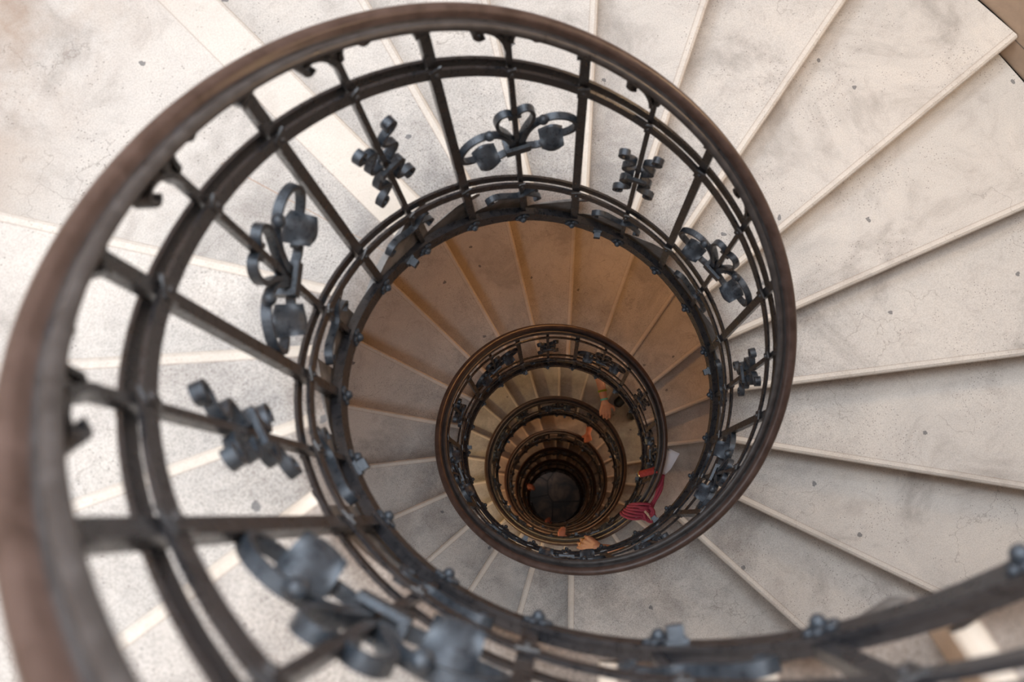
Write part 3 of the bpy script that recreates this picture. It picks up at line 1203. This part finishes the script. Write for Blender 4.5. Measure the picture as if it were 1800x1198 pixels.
# 1: the hand with two wristbands on the third turn
wr = RT(46.20, 1.19, 0.20)
kn_ = RT(46.60, 1.04, 0.12)
el = RT(45.32, 1.66, 0.02)
p1, inf1 = person('person leaning an arm with teal and green wristbands over the handrail of the third turn', 46.85, 1.92, tread_at(46.85), wr, kn_ - wr, Vector((0, 0, 1)), -1, el,
                  SK1, M_BEIGE, M_DARKCLOTH, M_HAIR, voxel=0.0045, curl=(14, 24, 20), hs=1.16)
ax = (wr - el)
band('wristband', wr.lerp(el, 0.10), ax, 0.0265, 0.006, plain('teal_rubber', (0.10, 0.50, 0.44), 0.5), p1, 1.0, label='teal wristband')
band('wristband', wr.lerp(el, 0.32), ax, 0.0320, 0.007, noisy_mat('green_fabric', (0.12, 0.20, 0.01), (0.30, 0.38, 0.03), 60, 0.8), p1, 1.0, label='woven green wristband')
M_SILVER = plain('silver', (0.8, 0.8, 0.82), 0.2, 1.0)
for (i, j, a_, b_, fd) in inf1:
    if i == 1 and j == 0:
        band('ring', a_.lerp(b_, 0.55), b_ - a_, 0.0088, 0.0022, M_SILVER, p1, 1.0, label='silver ring')

# 2: the bare forearm one turn further down
wr = RT(67.62, 1.16, 0.17)
kn_ = RT(67.90, 1.03, 0.10)
el = RT(67.30, 1.62, 0.10)
p2, inf2 = person('person resting a bare forearm on the handrail below the hand with the teal wristband', 67.35, 2.02, tread_at(67.35), wr, kn_ - wr, Vector((0, 0, 1)), 1, el,
                  SK2, M_NAVY, M_DARKCLOTH, M_HAIR, voxel=0.006, curl=(35, 50, 40), hs=1.08, armr=1.1)
for (i, j, a_, b_, fd) in inf2:
    if i == 2 and j == 0:
        band('ring', a_.lerp(b_, 0.5), b_ - a_, 0.0095, 0.003, M_SILVER, p2, 1.0, label='silver ring')

# 3: the broad hand with gold rings
wr = RT(32.26, 1.115, 0.20)
kn_ = RT(32.86, 1.005, 0.13)
el = RT(31.30, 1.40, 0.20)
p3, inf3 = person('person reaching a tanned hand with gold rings onto the handrail near the red rope knot', 30.9, 2.0, tread_at(30.9), wr, kn_ - wr, Vector((0, 0, 1)), -1, el,
                  SK3, M_GREY, M_NAVY, M_HAIR, voxel=0.0045, curl=(6, 22, 22), hs=1.2, armr=1.0)
M_GOLD = plain('gold', (0.85, 0.60, 0.22), 0.2, 1.0)
for (i, j, a_, b_, fd) in inf3:
    if (i, j) in ((1, 0), (2, 0)):
        band('ring', a_.lerp(b_, 0.5), b_ - a_, 0.0098, 0.0028, M_GOLD, p3, 1.0, label='gold ring')

# 4: the pink hand with a dark watch beside it
wr = RT(54.95, 1.115, 0.14)
kn_ = RT(54.90, 1.02, 0.11)
el = RT(55.1, 1.55, 0.05)
p4, inf4 = person('person gripping the third turn of the handrail with a pink hand and a black watch', 55.1, 2.0, tread_at(55.1), wr, kn_ - wr, Vector((0, 0, 1)), 1, el,
                  SK2, M_BEIGE, M_NAVY, M_HAIR, voxel=0.0055, curl=(24, 45, 40), hs=0.85)
band('watch', wr.lerp(el, 0.12), wr - el, 0.031, 0.014, plain('black_watch', (0.01, 0.01, 0.012), 0.3), p4, 1.0, label='black watch')

# 5 and 6: hands near the bottom of the shaft
wr = RT(126.2, 1.10, 0.2)
p5, _ = person('person whose orange lit hand grips the handrail at the left edge of the dark floor', 126.3, 2.05, tread_at(126.3), wr, RT(126.1, 0.9, 0.15) - wr, Vector((0, 0, 1)), 1, RT(126.4, 1.6, 0.1),
               SK2, M_BEIGE, M_NAVY, M_HAIR, voxel=0.008, hs=1.15, armr=1.0)
wr = RT(120.7, 1.10, 0.2)
p6, _ = person('person whose small orange hand lies on the handrail below the dark floor', 120.7, 2.05, tread_at(120.7), wr, RT(120.7, 0.9, 0.15) - wr, Vector((0, 0, 1)), 1, RT(120.8, 1.6, 0.1),
               SK2, M_GREY, M_NAVY, M_HAIR, voxel=0.008, hs=1.1, armr=1.0)


# ------------------------------------------------------------------ light
def area(name, loc, target, size, power, col, spread=None):
    l = bpy.data.lights.new(name, 'AREA')
    l.shape = 'DISK'
    l.size = size
    l.energy = power
    l.color = col
    o = bpy.data.objects.new(name, l)
    C.objects.link(o)
    o.location = loc
    o.rotation_euler = (Vector(target) - Vector(loc)).to_track_quat('-Z', 'Y').to_euler()
    return o


def point(name, loc, power, col, rad=0.08):
    l = bpy.data.lights.new(name, 'POINT')
    l.energy = power
    l.color = col
    l.shadow_soft_size = rad
    o = bpy.data.objects.new(name, l)
    C.objects.link(o)
    o.location = loc
    return o


area('skylight', (0.25, 0.35, 5.4), (0.0, 0.0, 0.0), 2.0, 225, (0.90, 0.95, 1.0))
for wa, pw, zz in zip(WIN_A, (42, 55), (3.9, 3.2)):
    a = math.radians(wa)
    area('window_light', (1.70 * math.cos(a), 1.70 * math.sin(a), zz), (0.0, 0.0, -0.6), 1.2, pw, (0.80, 0.90, 1.0))
# unseen cool fill lights added to brighten the turns below
area('turn_fill_light', W(15.0, 3.3, zr(15.0) + 4.2), W(15.0, 1.2, zr(15.0) - 0.4), 1.2, 17, (0.84, 0.92, 1.0))
area('turn_fill_light', W(34.5, 3.3, zr(34.5) + 4.2), W(34.5, 1.2, zr(34.5) - 0.4), 1.2, 15, (0.84, 0.92, 1.0))
for kl, r, dz, pw, col in ((4.6, 3.5, 2.2, 15, (1.0, 0.70, 0.42)), (24.6, 3.3, 2.9, 22, (1.0, 0.50, 0.18)), (38.6, 3.1, 2.6, 30, (1.0, 0.70, 0.32)),
                     (47.5, 3.2, 2.9, 17, (1.0, 0.76, 0.50)), (60.0, 3.2, 2.8, 40, (1.0, 0.58, 0.30)), (69, 3.2, 2.9, 20, (1.0, 0.64, 0.40)),
                     (82.0, 3.2, 2.9, 24, (1.0, 0.6, 0.32)), (103.5, 3.2, 2.9, 14, (1.0, 0.58, 0.3)), (123.0, 3.2, 2.9, 15, (1.0, 0.58, 0.34)),
                     (150.5, 1.7, 1.6, 5, (1.0, 0.86, 0.80))):  # last entry: unseen fill added beyond the steps to lift the dark floor
    point('stair_and_fill_lamp', W(kl, r, zr(kl) + dz), pw, col)

w = bpy.data.worlds.new('World')
bpy.context.scene.world = w
w.use_nodes = True
w.node_tree.nodes['Background'].inputs[0].default_value = (0.75, 0.85, 1.0, 1)
w.node_tree.nodes['Background'].inputs[1].default_value = 0.3

# ------------------------------------------------------------------ camera
cd = bpy.data.cameras.new('Camera')
cam = bpy.data.objects.new('Camera', cd)
C.objects.link(cam)
m4 = Matrix(CAMROT).to_4x4()
m4.translation = Vector(CAMC) * S
cam.matrix_world = m4
cd.sensor_fit = 'HORIZONTAL'
cd.sensor_width = 36
cd.lens = 36.0
cd.clip_start = 0.02
cd.clip_end = 100
cd.dof.use_dof = True
cd.dof.focus_distance = 4.3
cd.dof.aperture_fstop = 4.2
bpy.context.scene.camera = cam
sc = bpy.context.scene
sc.view_settings.view_transform = 'Standard'
sc.view_settings.look = 'None'
sc.view_settings.gamma = 1
sc.view_settings.exposure = -0.14
sc.view_settings.use_curve_mapping = False
